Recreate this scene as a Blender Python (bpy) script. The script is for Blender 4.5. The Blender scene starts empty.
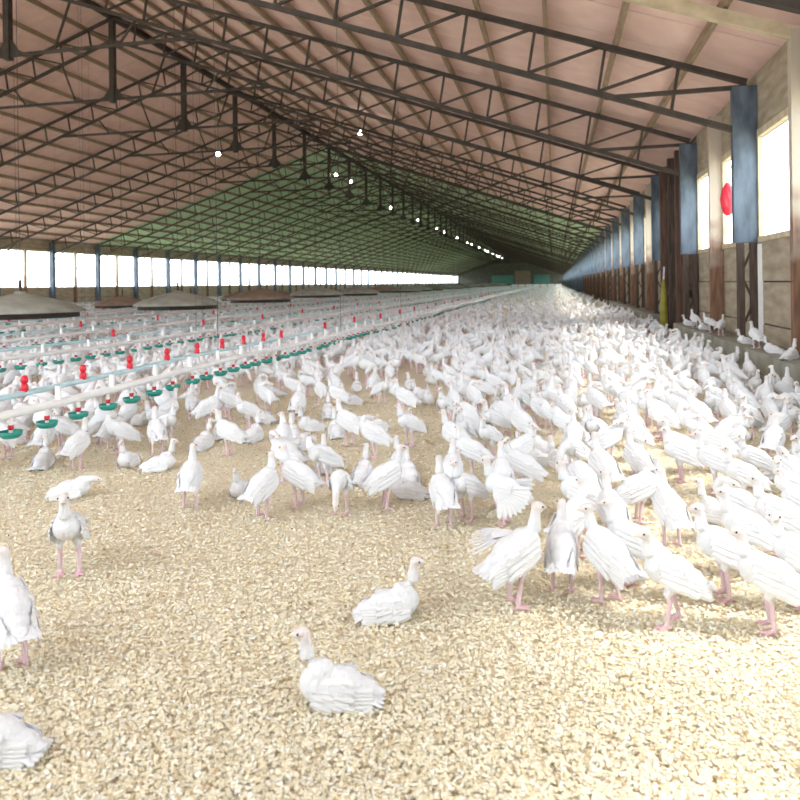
import bpy, bmesh, math, random
import numpy as np
from mathutils import Vector, Matrix

R = math.radians
rng = random.Random(7)
nrng = np.random.default_rng(11)
scene = bpy.context.scene
col = scene.collection

# ------------------------------------------------------------------ camera
CAM_H = 1.28
YAW, ROLL = R(12.4), R(0.8)
FPX, CX, CY = 704.0, 400.0, 284.0           # focal length in pixels, principal point (level camera, shifted lens)
cd = bpy.data.cameras.new('camera')
cam = bpy.data.objects.new('camera', cd)
col.objects.link(cam)
cam.location = (0, 0, CAM_H)
cam.rotation_euler = (R(90), ROLL, YAW)
cd.sensor_width = 36.0
cd.lens = FPX / 800 * 36.0
cd.shift_x = 0.0
cd.shift_y = -(400 - CY) / 800
cd.clip_end = 900
cd.dof.use_dof = True
cd.dof.focus_distance = 4.6
cd.dof.aperture_fstop = 3.2
scene.camera = cam

# ------------------------------------------------------------------ world, light, exposure
w = bpy.data.worlds.new('overcast_sky')
scene.world = w
w.use_nodes = True
bg = w.node_tree.nodes['Background']
bg.inputs['Color'].default_value = (0.86, 0.94, 1.0, 1)
bg.inputs['Strength'].default_value = 3.4
sd = bpy.data.lights.new('hazy_sun', 'SUN')
sd.energy = 2.5
sd.angle = R(9)
sd.color = (1.0, 0.95, 0.86)
sun = bpy.data.objects.new('hazy_sun', sd)
col.objects.link(sun)
sun.location = (20, -20, 30)
sun.rotation_euler = Vector((-1.0, -0.10, -1.12)).to_track_quat('-Z', 'Y').to_euler()   # high beside the barn, slanting in through the kerb-side windows

vs = scene.view_settings
vs.view_transform = 'Standard'
vs.look = 'None'
vs.gamma = 1.0
vs.use_curve_mapping = False
vs.exposure = 1.06
try:
    scene.cycles.use_denoising = True
    scene.cycles.max_bounces = 7
    scene.cycles.diffuse_bounces = 6
    scene.cycles.sample_clamp_indirect = 8.0
except Exception:
    pass

# ------------------------------------------------------------------ sizes of the barn
RW, LW = 3.0, -31.2            # inner faces of the long walls
RX = (RW + LW) / 2             # ridge
EAVE, RIDGE = 4.30, 10.25
PITCH = (RIDGE - EAVE) / (RW - RX)
Y0, BAY, NT = 2.40, 4.55, 51   # first truss, bay, trusses
Y_FRONT = -1.6
Y_END = Y0 + BAY * (NT - 1) + 0.3
GREEN_Y = 43.0


def roof_z(x):
    return EAVE + PITCH * ((RW - x) if x > RX else (x - LW))


# ------------------------------------------------------------------ pixel of the photograph -> place on the ground
_cx = Vector((math.cos(YAW), math.sin(YAW), 0))
_cf = Vector((-math.sin(YAW), math.cos(YAW), 0))
_cz = Vector((0, 0, 1))
_right = _cx * math.cos(ROLL) - _cz * math.sin(ROLL)
_up = _cz * math.cos(ROLL) + _cx * math.sin(ROLL)


def ground(px, py, z=0.0):
    d = _right * ((px - CX) / FPX) + _up * ((CY - py) / FPX) + _cf
    t = (z - CAM_H) / d.z
    return Vector((d.x * t, d.y * t, z))


def pixel(p):
    d = Vector(p) - Vector((0, 0, CAM_H))
    f = d.dot(_cf)
    return CX + FPX * d.dot(_right) / f, CY - FPX * d.dot(_up) / f, f


# ------------------------------------------------------------------ materials
MATS = {}


def mat(name, color, color2=None, scale=6.0, rough=0.8, bump=0.0, bump_scale=40.0, metal=0.0, attr=None, emit=None, stretch=None, detail=5.0, thresh=None):
    m = bpy.data.materials.new(name)
    m.use_nodes = True
    nt = m.node_tree
    b = nt.nodes['Principled BSDF']
    b.inputs['Roughness'].default_value = rough
    b.inputs['Metallic'].default_value = metal
    tc = nt.nodes.new('ShaderNodeTexCoord')
    mp = nt.nodes.new('ShaderNodeMapping')
    nt.links.new(tc.outputs['Object'], mp.inputs['Vector'])
    if stretch:
        mp.inputs['Scale'].default_value = stretch
    n = nt.nodes.new('ShaderNodeTexNoise')
    n.inputs['Scale'].default_value = scale
    n.inputs['Detail'].default_value = detail
    nt.links.new(mp.outputs['Vector'], n.inputs['Vector'])
    rp = nt.nodes.new('ShaderNodeValToRGB')
    c2 = color2 or tuple(c * 0.8 for c in color)
    lo, hi = thresh or (0.32, 0.68)
    rp.color_ramp.elements[0].position = lo
    rp.color_ramp.elements[1].position = hi
    rp.color_ramp.elements[0].color = (*c2, 1)
    rp.color_ramp.elements[1].color = (*color, 1)
    nt.links.new(n.outputs['Fac'], rp.inputs['Fac'])
    out = rp.outputs['Color']
    if attr:
        at = nt.nodes.new('ShaderNodeAttribute')
        at.attribute_name = attr
        mx = nt.nodes.new('ShaderNodeMix')
        mx.data_type = 'RGBA'
        mx.blend_type = 'MULTIPLY'
        mx.inputs[0].default_value = 1.0
        nt.links.new(at.outputs['Color'], mx.inputs[6])
        nt.links.new(out, mx.inputs[7])
        out = mx.outputs[2]
    nt.links.new(out, b.inputs['Base Color'])
    if bump:
        n2 = nt.nodes.new('ShaderNodeTexNoise')
        n2.inputs['Scale'].default_value = bump_scale
        n2.inputs['Detail'].default_value = 4
        nt.links.new(mp.outputs['Vector'], n2.inputs['Vector'])
        bp = nt.nodes.new('ShaderNodeBump')
        bp.inputs['Strength'].default_value = bump
        bp.inputs['Distance'].default_value = 0.02
        nt.links.new(n2.outputs['Fac'], bp.inputs['Height'])
        nt.links.new(bp.outputs['Normal'], b.inputs['Normal'])
    if emit:
        b.inputs['Emission Color'].default_value = (*emit[:3], 1)
        b.inputs['Emission Strength'].default_value = emit[3]
    MATS[name] = m
    return m


M_FEATHER = mat('white_feathers', (1, 1, 1), (0.93, 0.935, 0.95), 26, 0.85, 0.25, 70, attr='tint')
M_WING = mat('wing_feathers', (0.765, 0.78, 0.805), (0.71, 0.725, 0.76), 30, 0.8, 0.3, 90, stretch=(0.4, 1, 1.6))
M_EYE = mat('dark_eye', (0.012, 0.01, 0.012), rough=0.15)
M_CHIP = mat('wood_shaving', (1, 1, 1), (0.9, 0.88, 0.84), 60, 0.85, attr='tint')
M_LITTER = mat('litter_bed', (0.86, 0.79, 0.64), (0.72, 0.63, 0.46), 95, 0.95, 0.8, 120, detail=8)
M_STEEL = mat('rusty_dark_steel', (0.062, 0.046, 0.037), (0.03, 0.023, 0.019), 5, 0.7, 0.15, 30)
M_PURLIN = mat('purlin_timber', (0.40, 0.30, 0.21), (0.24, 0.17, 0.115), 7, 0.85, 0.2, 30, stretch=(3, 0.4, 3))
M_CREAM = mat('cream_timber', (0.62, 0.53, 0.38), (0.45, 0.37, 0.25), 5, 0.8, 0.15, 25)
M_BLUE = mat('blue_grey_column_paint', (0.115, 0.155, 0.205), (0.045, 0.06, 0.085), 6, 0.55, 0.15, 25, stretch=(1, 1, 0.35))
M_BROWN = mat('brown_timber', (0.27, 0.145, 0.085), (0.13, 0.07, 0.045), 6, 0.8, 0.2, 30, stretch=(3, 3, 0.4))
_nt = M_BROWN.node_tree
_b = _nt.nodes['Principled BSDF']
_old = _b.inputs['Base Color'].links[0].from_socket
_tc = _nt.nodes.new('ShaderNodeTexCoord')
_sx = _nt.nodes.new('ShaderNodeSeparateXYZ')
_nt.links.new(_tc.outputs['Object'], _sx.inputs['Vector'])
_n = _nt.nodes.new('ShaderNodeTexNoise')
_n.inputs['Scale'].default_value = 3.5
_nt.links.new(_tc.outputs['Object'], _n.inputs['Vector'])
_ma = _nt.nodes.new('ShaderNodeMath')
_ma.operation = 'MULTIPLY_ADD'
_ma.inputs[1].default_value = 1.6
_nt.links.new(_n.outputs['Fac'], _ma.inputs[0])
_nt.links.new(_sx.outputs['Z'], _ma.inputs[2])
_mr = _nt.nodes.new('ShaderNodeMapRange')      # paler, mottled tone above sill height
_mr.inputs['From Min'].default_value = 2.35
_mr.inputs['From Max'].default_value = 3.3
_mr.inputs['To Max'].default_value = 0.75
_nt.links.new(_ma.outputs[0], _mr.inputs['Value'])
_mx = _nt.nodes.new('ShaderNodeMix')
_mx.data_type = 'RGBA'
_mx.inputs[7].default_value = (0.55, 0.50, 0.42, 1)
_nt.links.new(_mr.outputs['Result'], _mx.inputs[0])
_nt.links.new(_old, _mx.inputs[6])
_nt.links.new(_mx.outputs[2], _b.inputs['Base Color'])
M_DARK = mat('dark_weathered_timber', (0.115, 0.08, 0.06), (0.05, 0.036, 0.028), 6, 0.85, 0.2, 30, stretch=(3, 3, 0.4))
M_DOOR = mat('dark_red_brown_timber', (0.16, 0.09, 0.06), (0.075, 0.045, 0.032), 6, 0.85, 0.2, 30, stretch=(3, 3, 0.4))
M_BOARD = mat('weathered_board', (0.42, 0.36, 0.27), (0.27, 0.22, 0.155), 4, 0.9, 0.2, 20, stretch=(1, 0.5, 2))
M_CONC = mat('grey_concrete', (0.33, 0.33, 0.28), (0.22, 0.215, 0.18), 4, 0.95, 0.3, 40)
M_PINK = mat('pink_insulation_board', (0.86, 0.63, 0.58), (0.76, 0.53, 0.49), 2.5, 0.75, 0.1, 10)
M_GREEN = mat('green_insulation_board', (0.50, 0.68, 0.46), (0.40, 0.56, 0.36), 2.5, 0.75, 0.1, 10)
M_DECK = mat('roof_deck_sheet', (0.16, 0.13, 0.12), (0.10, 0.08, 0.07), 3, 0.7)
M_PIPE = mat('white_plastic_pipe', (0.88, 0.89, 0.89), (0.80, 0.82, 0.83), 9, 0.4)
M_PIPE2 = mat('pale_blue_plastic_pipe', (0.55, 0.74, 0.78), (0.43, 0.62, 0.68), 9, 0.4)
M_CUP = mat('green_plastic', (0.015, 0.30, 0.24), (0.01, 0.20, 0.165), 12, 0.4)
M_RED = mat('red_plastic', (0.75, 0.02, 0.05), (0.55, 0.012, 0.03), 12, 0.4)
M_HOOD = mat('dusty_grey_hood_metal', (0.36, 0.37, 0.32), (0.23, 0.225, 0.19), 3, 0.6, 0.1, 14)
M_HOODB = mat('dusty_brown_hood_metal', (0.29, 0.22, 0.165), (0.18, 0.13, 0.095), 3, 0.6, 0.1, 14)
M_CORD = mat('grey_cord', (0.10, 0.09, 0.085), rough=0.9)
M_BULB = mat('lit_bulb', (1, 1, 1), emit=(1.0, 0.97, 0.9, 40))
M_YELLOW = mat('yellow_green_plastic', (0.42, 0.38, 0.05), (0.28, 0.25, 0.03), 6, 0.6)
M_CURTAIN = mat('teal_tarpaulin', (0.10, 0.26, 0.23), (0.06, 0.18, 0.16), 3, 0.6)
M_EARTH = mat('pale_yard_ground', (0.60, 0.56, 0.44), (0.46, 0.46, 0.32), 0.4, 0.95)
M_TRUNK = mat('grey_end_wall', (0.12, 0.12, 0.105), (0.08, 0.08, 0.07), 2, 0.9)


# ------------------------------------------------------------------ mesh helpers
class MB:
    def __init__(s):
        s.v, s.f = [], []

    def add(s, vs, fs):
        o = len(s.v)
        s.v += [tuple(p) for p in vs]
        s.f += [tuple(i + o for i in q) for q in fs]
        return s

    def box(s, x0, x1, y0, y1, z0, z1):
        v = [(x, y, z) for x in (x0, x1) for y in (y0, y1) for z in (z0, z1)]
        return s.add(v, [(0, 1, 3, 2), (4, 6, 7, 5), (0, 4, 5, 1), (2, 3, 7, 6), (0, 2, 6, 4), (1, 5, 7, 3)])

    def bar(s, a, b, wd, ht, up=(0, 0, 1)):
        a, b = Vector(a), Vector(b)
        d = (b - a).normalized()
        u = Vector(up)
        if abs(d.dot(u)) > 0.98:
            u = Vector((0, 1, 0))
        x = d.cross(u).normalized() * (wd / 2)
        y = x.cross(d).normalized() * (ht / 2)
        v = [p + i * x + j * y for p in (a, b) for i, j in ((-1, -1), (1, -1), (1, 1), (-1, 1))]
        return s.add(v, [(3, 2, 1, 0), (4, 5, 6, 7), (0, 1, 5, 4), (1, 2, 6, 5), (2, 3, 7, 6), (3, 0, 4, 7)])

    def tube(s, pts, r, n=6, caps=True):
        pts = [Vector(p) for p in pts]
        rs = r if isinstance(r, (list, tuple)) else [r] * len(pts)
        o = len(s.v)
        for i, p in enumerate(pts):
            d = (pts[min(i + 1, len(pts) - 1)] - pts[max(i - 1, 0)]).normalized()
            u = Vector((0, 0, 1)) if abs(d.z) < 0.9 else Vector((1, 0, 0))
            x = d.cross(u).normalized()
            y = x.cross(d)
            for k in range(n):
                t = 2 * math.pi * k / n
                s.v.append(tuple(p + rs[i] * (math.cos(t) * x + math.sin(t) * y)))
        for i in range(len(pts) - 1):
            for k in range(n):
                a, b = o + i * n + k, o + i * n + (k + 1) % n
                s.f.append((a, b, b + n, a + n))
        if caps:
            s.f.append(tuple(o + k for k in range(n))[::-1])
            s.f.append(tuple(o + (len(pts) - 1) * n + k for k in range(n)))
        return s

    def lathe(s, prof, n=24, c=(0, 0, 0), squash=1.0):
        o = len(s.v)
        for r, z in prof:
            for k in range(n):
                t = 2 * math.pi * k / n
                s.v.append((c[0] + r * math.cos(t), c[1] + r * math.sin(t) * squash, c[2] + z))
        for i in range(len(prof) - 1):
            for k in range(n):
                a, b = o + i * n + k, o + i * n + (k + 1) % n
                s.f.append((a, b, b + n, a + n))
        return s

    def mesh(s, name, m, smooth=False):
        me = bpy.data.meshes.new(name)
        me.from_pydata(s.v, [], s.f)
        me.materials.append(m)
        if smooth:
            me.polygons.foreach_set('use_smooth', [True] * len(me.polygons))
        me.update()
        return me

    def build(s, name, m, parent=None, smooth=False, loc=None):
        return link(name, s.mesh(name, m, smooth), parent, loc)


def link(name, me, parent=None, loc=None, rotz=None):
    o = bpy.data.objects.new(name, me)
    col.objects.link(o)
    if parent is not None:
        o.parent = parent
    if loc is not None:
        o.location = loc
    if rotz is not None:
        o.rotation_euler = (0, 0, rotz)
    return o


def empty(name, loc=(0, 0, 0), rotz=0.0):
    o = bpy.data.objects.new(name, None)
    o.empty_display_size = 0.1
    col.objects.link(o)
    o.location = loc
    o.rotation_euler = (0, 0, rotz)
    return o


def tag(o, label=None, cat=None, group=None, kind=None):
    for k, v in (('label', label), ('category', cat), ('group', group), ('kind', kind)):
        if v:
            o[k] = v
    return o


ORD = ['first', 'second', 'third', 'fourth', 'fifth', 'sixth', 'seventh', 'eighth', 'ninth', 'tenth', 'eleventh', 'twelfth', 'thirteenth', 'fourteenth']

# ------------------------------------------------------------------ ground outside and floor
tag(MB().box(-320, 320, -120, 520, -1.2, -0.25).build('yard_ground', M_EARTH), 'pale yard ground outside the barn', 'ground', kind='structure')

NX, NY = 90, 150
xs = np.linspace(LW - 0.1, RW + 0.1, NX)
ys = Y_FRONT - 3.0 + (Y_END - Y_FRONT + 3.0) * np.linspace(0, 1, NY) ** 2.2
gx, gy = np.meshgrid(xs, ys)
gz = 0.006 * np.sin(gx * 5.1 + gy * 1.7) * np.cos(gy * 4.3 - gx) - 0.012
fv = np.stack([gx.ravel(), gy.ravel(), gz.ravel()], 1)
ff = [(j * NX + i, j * NX + i + 1, (j + 1) * NX + i + 1, (j + 1) * NX + i) for j in range(NY - 1) for i in range(NX - 1)]
me = bpy.data.meshes.new('floor')
me.from_pydata(fv.tolist(), [], ff)
me.materials.append(M_LITTER)
me.polygons.foreach_set('use_smooth', [True] * len(me.polygons))
floor = link('floor', me)
tag(floor, 'barn floor bedded with pale wood shavings', 'floor', kind='structure')
tag(MB().box(LW - 0.4, RW + 0.4, Y_FRONT - 3.2, Y_END + 0.4, -0.25, -0.03).build('floor_slab', M_CONC, floor))


def shavings(n):
    # curled chips over the part of the floor in front of the photographer
    t = 1.5 + (8.2 - 1.5) * nrng.random(n) ** 1.35
    u = (nrng.random(n) - 0.5) * 1.35
    c, s_ = math.cos(YAW), math.sin(YAW)
    x = t * (u * c - s_)
    y = t * (u * s_ + c)
    ok = (x < 2.38)
    x, y, t = x[ok], y[ok], t[ok]
    n = len(x)
    L = nrng.uniform(0.0035, 0.0085, n) * (0.8 + 0.07 * t)
    W = L * nrng.uniform(0.35, 0.8, n)
    a = nrng.uniform(0, math.tau, n)
    tl = nrng.normal(0, 0.22, n)
    tw = nrng.normal(0, 0.22, n)
    ax = np.stack([np.cos(a) * np.cos(tl), np.sin(a) * np.cos(tl), np.sin(tl)], 1)
    bx = np.stack([-np.sin(a) * np.cos(tw), np.cos(a) * np.cos(tw), np.sin(tw)], 1)
    c0 = np.stack([x, y, nrng.uniform(0.0, 0.006, n)], 1)
    v = np.empty((n, 6, 3))
    lift = np.array([0, 0, 1.0]) * (W * nrng.uniform(0.0, 0.5, n))[:, None]
    for k, (i, j, l) in enumerate(((-1, -1, 0), (1, -1, 0), (1, 0.1, 1), (1, 1, 0), (-1, 1, 0), (-1, -0.1, 1))):
        v[:, k] = c0 + ax * (i * L)[:, None] + bx * (j * W)[:, None] + lift * l
    base = (np.arange(n) * 6)[:, None]
    q = np.concatenate([base + np.array([0, 1, 2, 5]), base + np.array([5, 2, 3, 4])], 1).reshape(-1, 4)
    pal = np.array([(0.84, 0.75, 0.56), (0.88, 0.82, 0.67), (0.78, 0.67, 0.46), (0.90, 0.88, 0.80), (0.60, 0.45, 0.27), (0.36, 0.25, 0.14)])
    ci = nrng.choice(6, n, p=[0.34, 0.25, 0.2, 0.13, 0.065, 0.015])
    cc = np.minimum(pal[ci] * np.array([0.99, 1.025, 1.04]) * nrng.uniform(0.96, 1.1, (n, 1)), 0.95)
    return raw_mesh('wood_shavings', v.reshape(-1, 3), q, np.repeat(cc, 6, 0), M_CHIP)


def raw_mesh(name, v, q, colr, m, smooth=False):
    me = bpy.data.meshes.new(name)
    me.vertices.add(len(v))
    me.vertices.foreach_set('co', np.ascontiguousarray(v, dtype=np.float32).ravel())
    k = q.shape[1]
    me.loops.add(q.size)
    me.loops.foreach_set('vertex_index', np.ascontiguousarray(q, dtype=np.int32).ravel())
    me.polygons.add(len(q))
    me.polygons.foreach_set('loop_start', np.arange(0, q.size, k, dtype=np.int32))
    me.update(calc_edges=True)
    if smooth:
        me.polygons.foreach_set('use_smooth', [True] * len(q))
    at = me.attributes.new('tint', 'FLOAT_COLOR', 'POINT')
    rgba = np.ones((len(v), 4), dtype=np.float32)
    rgba[:, :3] = colr
    at.data.foreach_set('color', rgba.ravel())
    me.materials.append(m)
    return me


chips = link('wood_shavings', shavings(210000))
tag(chips, 'loose pale wood shavings strewn over the barn floor', 'wood shavings', kind='stuff')

# ------------------------------------------------------------------ roof: boards, purlins
ceiling = empty('ceiling')
tag(ceiling, 'pitched barn ceiling of pink and green insulation boards', 'ceiling', kind='structure')
YC0 = Y_FRONT - 0.6
for sgn in (1, -1):
    we = RW + 0.35 if sgn > 0 else LW - 0.35
    m = MB()
    zt, ze = RIDGE + 0.14, roof_z(we) + 0.14
    if sgn > 0:
        ze = EAVE - PITCH * 0.35 + 0.14
    else:
        ze = EAVE - PITCH * 0.35 + 0.14
    m.add([(RX, YC0 - 0.3, zt), (RX, Y_END + .5, zt), (we, Y_END + .5, ze), (we, YC0 - 0.3, ze),
           (RX, YC0 - 0.3, zt + .05), (RX, Y_END + .5, zt + .05), (we, Y_END + .5, ze + .05), (we, YC0 - 0.3, ze + .05)],
          [(0, 1, 2, 3), (7, 6, 5, 4), (0, 4, 5, 1), (1, 5, 6, 2), (2, 6, 7, 3), (3, 7, 4, 0)])
    m.build('roof_deck', M_DECK, ceiling)

PW = BAY / 4
pm = {}
for sgn in (1, -1):
    we = RW + 0.02 if sgn > 0 else LW - 0.02
    for key, mm in (('p', M_PINK), ('g', M_GREEN)):
        b = MB()
        g = 0.011
        z0, z1 = RIDGE + 0.085, EAVE + 0.085
        b.add([(RX, g, z0), (RX, PW - g, z0), (we, PW - g, z1), (we, g, z1), (RX, g, z0 + .04), (RX, PW - g, z0 + .04), (we, PW - g, z1 + .04), (we, g, z1 + .04)],
              [(0, 1, 2, 3), (7, 6, 5, 4), (0, 4, 5, 1), (1, 5, 6, 2), (2, 6, 7, 3), (3, 7, 4, 0)])
        pm[sgn, key] = b.mesh('insulation_board', mm)
NEARB = 74
k = 0
far_b = {1: MB(), -1: MB()}
y = YC0
while y < Y_END:
    key = 'p' if y < GREEN_Y else 'g'
    for sgn in (1, -1):
        if k < NEARB * 2:
            if y > 3.5:
                link('insulation_board', pm[sgn, key], ceiling, (0, y, 0))
            else:
                link('insulation_board', pm[sgn, key], ceiling, (0, y, 0))
        else:
            we = RW + 0.02 if sgn > 0 else LW - 0.02
            z0, z1, g = RIDGE + 0.085, EAVE + 0.085, 0.011
            far_b[sgn].add([(RX, y + g, z0), (RX, y + PW - g, z0), (we, y + PW - g, z1), (we, y + g, z1)], [(0, 1, 2, 3)])
    k += 1
    y += PW
for sgn in (1, -1):
    if far_b[sgn].v:
        tag(far_b[sgn].build('distant_insulation_boards', M_GREEN, ceiling), kind='stuff')

NPUR = 16
for sgn in (1, -1):
    for i in range(NPUR):
        x = RX + sgn * (17.5 - 0.25 - 1.08 * i)
        z = roof_z(x) + 0.02
        MB().box(x - 0.035, x + 0.035, YC0, Y_END, z - 0.065, z + 0.075).build('purlin', M_PURLIN, ceiling)
MB().box(RX - 0.06, RX + 0.06, YC0, Y_END, RIDGE - 0.16, RIDGE + 0.05).build('ridge_beam', M_STEEL, ceiling)
# pale rafters that sit on the timber posts between the trusses
for yy in (Y0 + BAY * 0.5, Y0 + BAY * 1.5):
    MB().bar((RW - 0.02, yy, EAVE - 0.15), (RX + 6.0, yy, roof_z(RX + 6.0) - 0.13), 0.10, 0.15).build('rafter', M_CREAM, ceiling)

# ------------------------------------------------------------------ trusses
DEP = 0.76
CH_T, CH_B = 0.07, 0.07 + DEP      # chord centre lines under the roof line


def truss_meshes():
    g = {}
    for sgn, wall in ((1, RW - 0.14), (-1, LW + 0.14)):
        g['top_chord', sgn] = MB().bar((wall, 0, roof_z(wall) - CH_T - 0.03), (RX, 0, RIDGE - CH_T - 0.03), 0.10, 0.085).mesh('top_chord', M_STEEL)
        g['bottom_chord', sgn] = MB().bar((wall - sgn * 0.12, 0, roof_z(wall) - CH_B), (RX, 0, RIDGE - CH_B), 0.095, 0.085).mesh('bottom_chord', M_STEEL)
        g['end_strut', sgn] = MB().bar((wall, 0.0, roof_z(wall) - CH_T - 0.10), (wall - sgn * 2.05, 0, roof_z(wall) - CH_T - 0.12), 0.06, 0.065).mesh('end_strut', M_STEEL)
    half = 5.55
    zt = RIDGE - CH_B - PITCH * half
    g['zt'] = zt
    g['collar_tie', 0] = MB().bar((RX - half, 0, zt), (RX + half, 0, zt), 0.075, 0.08).mesh('collar_tie', M_STEEL)
    g['king_post', 0] = MB().box(RX - 0.085, RX + 0.085, -0.085, 0.085, zt - 0.12, RIDGE - 0.1).mesh('king_post', M_STEEL)
    for sgn in (1, -1):
        a = Vector((RX + sgn * 0.5, 0, zt + 0.02))
        m = MB().add([(RX + sgn * .05, -.025, zt - .04), (RX + sgn * .42, -.025, zt - .04), (RX + sgn * .05, -.025, zt + .5),
                      (RX + sgn * .05, .025, zt - .04), (RX + sgn * .42, .025, zt - .04), (RX + sgn * .05, .025, zt + .5)],
                     [(0, 1, 2), (3, 5, 4), (0, 3, 4, 1), (1, 4, 5, 2), (2, 5, 3, 0)])
        g['gusset', sgn] = m.mesh('gusset', M_STEEL)
    # web: a post under every purlin and a diagonal in every panel
    webs = []
    n = 15
    for sgn, wall in ((1, RW - 0.14), (-1, LW + 0.14)):
        for i in range(n):
            x0 = wall - sgn * (0.95 + 1.08 * i)
            x1 = wall - sgn * (0.95 + 1.08 * (i + 1))
            webs.append(((x0 - sgn * 0.12, 0, roof_z(x0 - sgn * 0.12) - CH_B), (x0, 0, roof_z(x0) - CH_T)))
            webs.append(((x1 - sgn * 0.12, 0, roof_z(x1 - sgn * .12) - CH_B), (x0, 0, roof_z(x0) - CH_T)))
    # struts that carry the king post
    for sgn in (1, -1):
        for q in (1.9, 3.8):
            webs.append(((RX + sgn * (q - 0.5), 0, zt), (RX + sgn * q, 0, RIDGE - CH_B - PITCH * q)))
    g['webs'] = webs
    return g


TG = truss_meshes()
web_me = [MB().bar(a, b, 0.045, 0.05, (0, 1, 0)).mesh('web_brace', M_STEEL) for a, b in TG['webs']]
allweb = MB()
for a, b in TG['webs']:
    allweb.bar(a, b, 0.045, 0.05, (0, 1, 0))
allweb_me = allweb.mesh('web_braces', M_STEEL)
NEAR_T = range(1, 11)
for i in range(NT):
    t = empty('roof_truss', (0, Y0 + BAY * i, 0))
    if i == 0:
        lab, grp = 'dark steel roof truss overhead, just in front of the photographer', None
    elif i == 1:
        lab, grp = 'dark steel roof truss whose chord crosses the top corner by the cream rafter', None
    elif i <= 12:
        lab, grp = 'dark steel roof truss on the %s blue column from the camera' % ORD[i - 2], None
    else:
        lab, grp = 'dark steel roof truss in the far run under the green ceiling', 'far roof trusses'
    tag(t, lab, 'roof truss', grp)
    for (nm, s_) in [k_ for k_ in TG if isinstance(k_, tuple)]:
        link(nm, TG[nm, s_], t)
    if i in NEAR_T:
        for wm in web_me:
            link('web_brace', wm, t)
    else:
        tag(link('web_braces', allweb_me, t), kind='stuff')

# ------------------------------------------------------------------ long walls
DOOR_BAY = 3                      # right side: boarded door bay between trusses 3 and 4
SILL_R, HEAD_R = 1.86, 3.40
SILL_L, HEAD_L = 1.36, 3.62


def panel_boards(par, side, y0, y1, z0, z1, rows, m, xin, th=0.05, gap=0.012):
    h = (z1 - z0) / rows
    for r in range(rows):
        j = rng.uniform(-0.004, 0.004)
        a, b = (xin + j, xin + th) if side > 0 else (xin - th, xin - j)
        MB().box(a, b, y0 + gap, y1 - gap, z0 + r * h + gap, z0 + (r + 1) * h - gap).build('board', m, par)


wall_right = empty('wall_right')
tag(wall_right, 'long barn wall of boards, columns and open windows beside the kerb', 'wall', kind='structure')
wall_left = empty('wall_left')
tag(wall_left, 'far long barn wall of boards under a window band', 'wall', kind='structure')
# outer skins close the gaps between the boards
for par, x0, x1, sl, hd in ((wall_right, RW + 0.06, RW + 0.09, SILL_R, HEAD_R), (wall_left, LW - 0.09, LW - 0.06, SILL_L, HEAD_L)):
    MB().box(x0, x1, YC0, Y_END, -0.05, sl).build('outer_skin', M_DECK, par)
    MB().box(x0, x1, YC0, Y_END, hd, EAVE + 0.1).build('outer_skin', M_DECK, par)

NEAR_BAYS = 16
win_n = 0
farR, farRb, farLb, farL = MB(), MB(), MB(), MB()
# near part of the right wall beside the photographer, before the first truss
MB().box(RW, RW + 0.05, YC0, Y0, 0.0, SILL_R).build('board', M_BOARD, wall_right)
MB().box(RW, RW + 0.05, YC0, Y0, HEAD_R, EAVE).build('board', M_BOARD, wall_right)
MB().box(LW - 0.05, LW, YC0, Y0, 0.0, SILL_L).build('board', M_BOARD, wall_left)
MB().box(LW - 0.05, LW, YC0, Y0, HEAD_L, EAVE).build('board', M_BOARD, wall_left)

colU = MB().box(RW - 0.35, RW - 0.01, -0.07, 0.07, SILL_R - 0.03, EAVE - 0.12).mesh('steel_column', M_BLUE)
legA = MB().box(RW - 0.30, RW - 0.21, -0.06, 0.06, 0.0, SILL_R - 0.03).mesh('column_leg', M_DARK)
legB = MB().box(RW - 0.12, RW - 0.03, -0.06, 0.06, 0.0, SILL_R - 0.03).mesh('column_leg', M_DARK)
lac = MB()
for q in range(4):
    za, zb = 0.1 + q * 0.42, 0.1 + (q + 1) * 0.42
    lac.bar((RW - 0.25, 0, za if q % 2 else zb), (RW - 0.08, 0, zb if q % 2 else za), 0.03, 0.035, (0, 1, 0))
lac_me = lac.mesh('lacing', M_DARK)
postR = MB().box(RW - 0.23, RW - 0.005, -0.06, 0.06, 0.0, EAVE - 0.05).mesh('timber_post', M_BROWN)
stub = MB().box(RW - 0.07, RW - 0.01, -0.03, 0.03, 0.36, 1.8).mesh('white_stake', M_PIPE)

colL = MB().box(LW + 0.02, LW + 0.30, -0.11, 0.11, 0.0, EAVE - 0.1).mesh('steel_column', M_BLUE)
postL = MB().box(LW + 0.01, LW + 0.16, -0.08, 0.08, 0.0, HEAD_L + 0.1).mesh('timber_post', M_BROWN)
braceL = MB().bar((LW + 0.28, 0, HEAD_L - 0.55), (LW + 1.6, 0, roof_z(LW + 1.5) - CH_B), 0.05, 0.06, (0, 1, 0)).mesh('knee_brace', M_STEEL)

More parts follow.
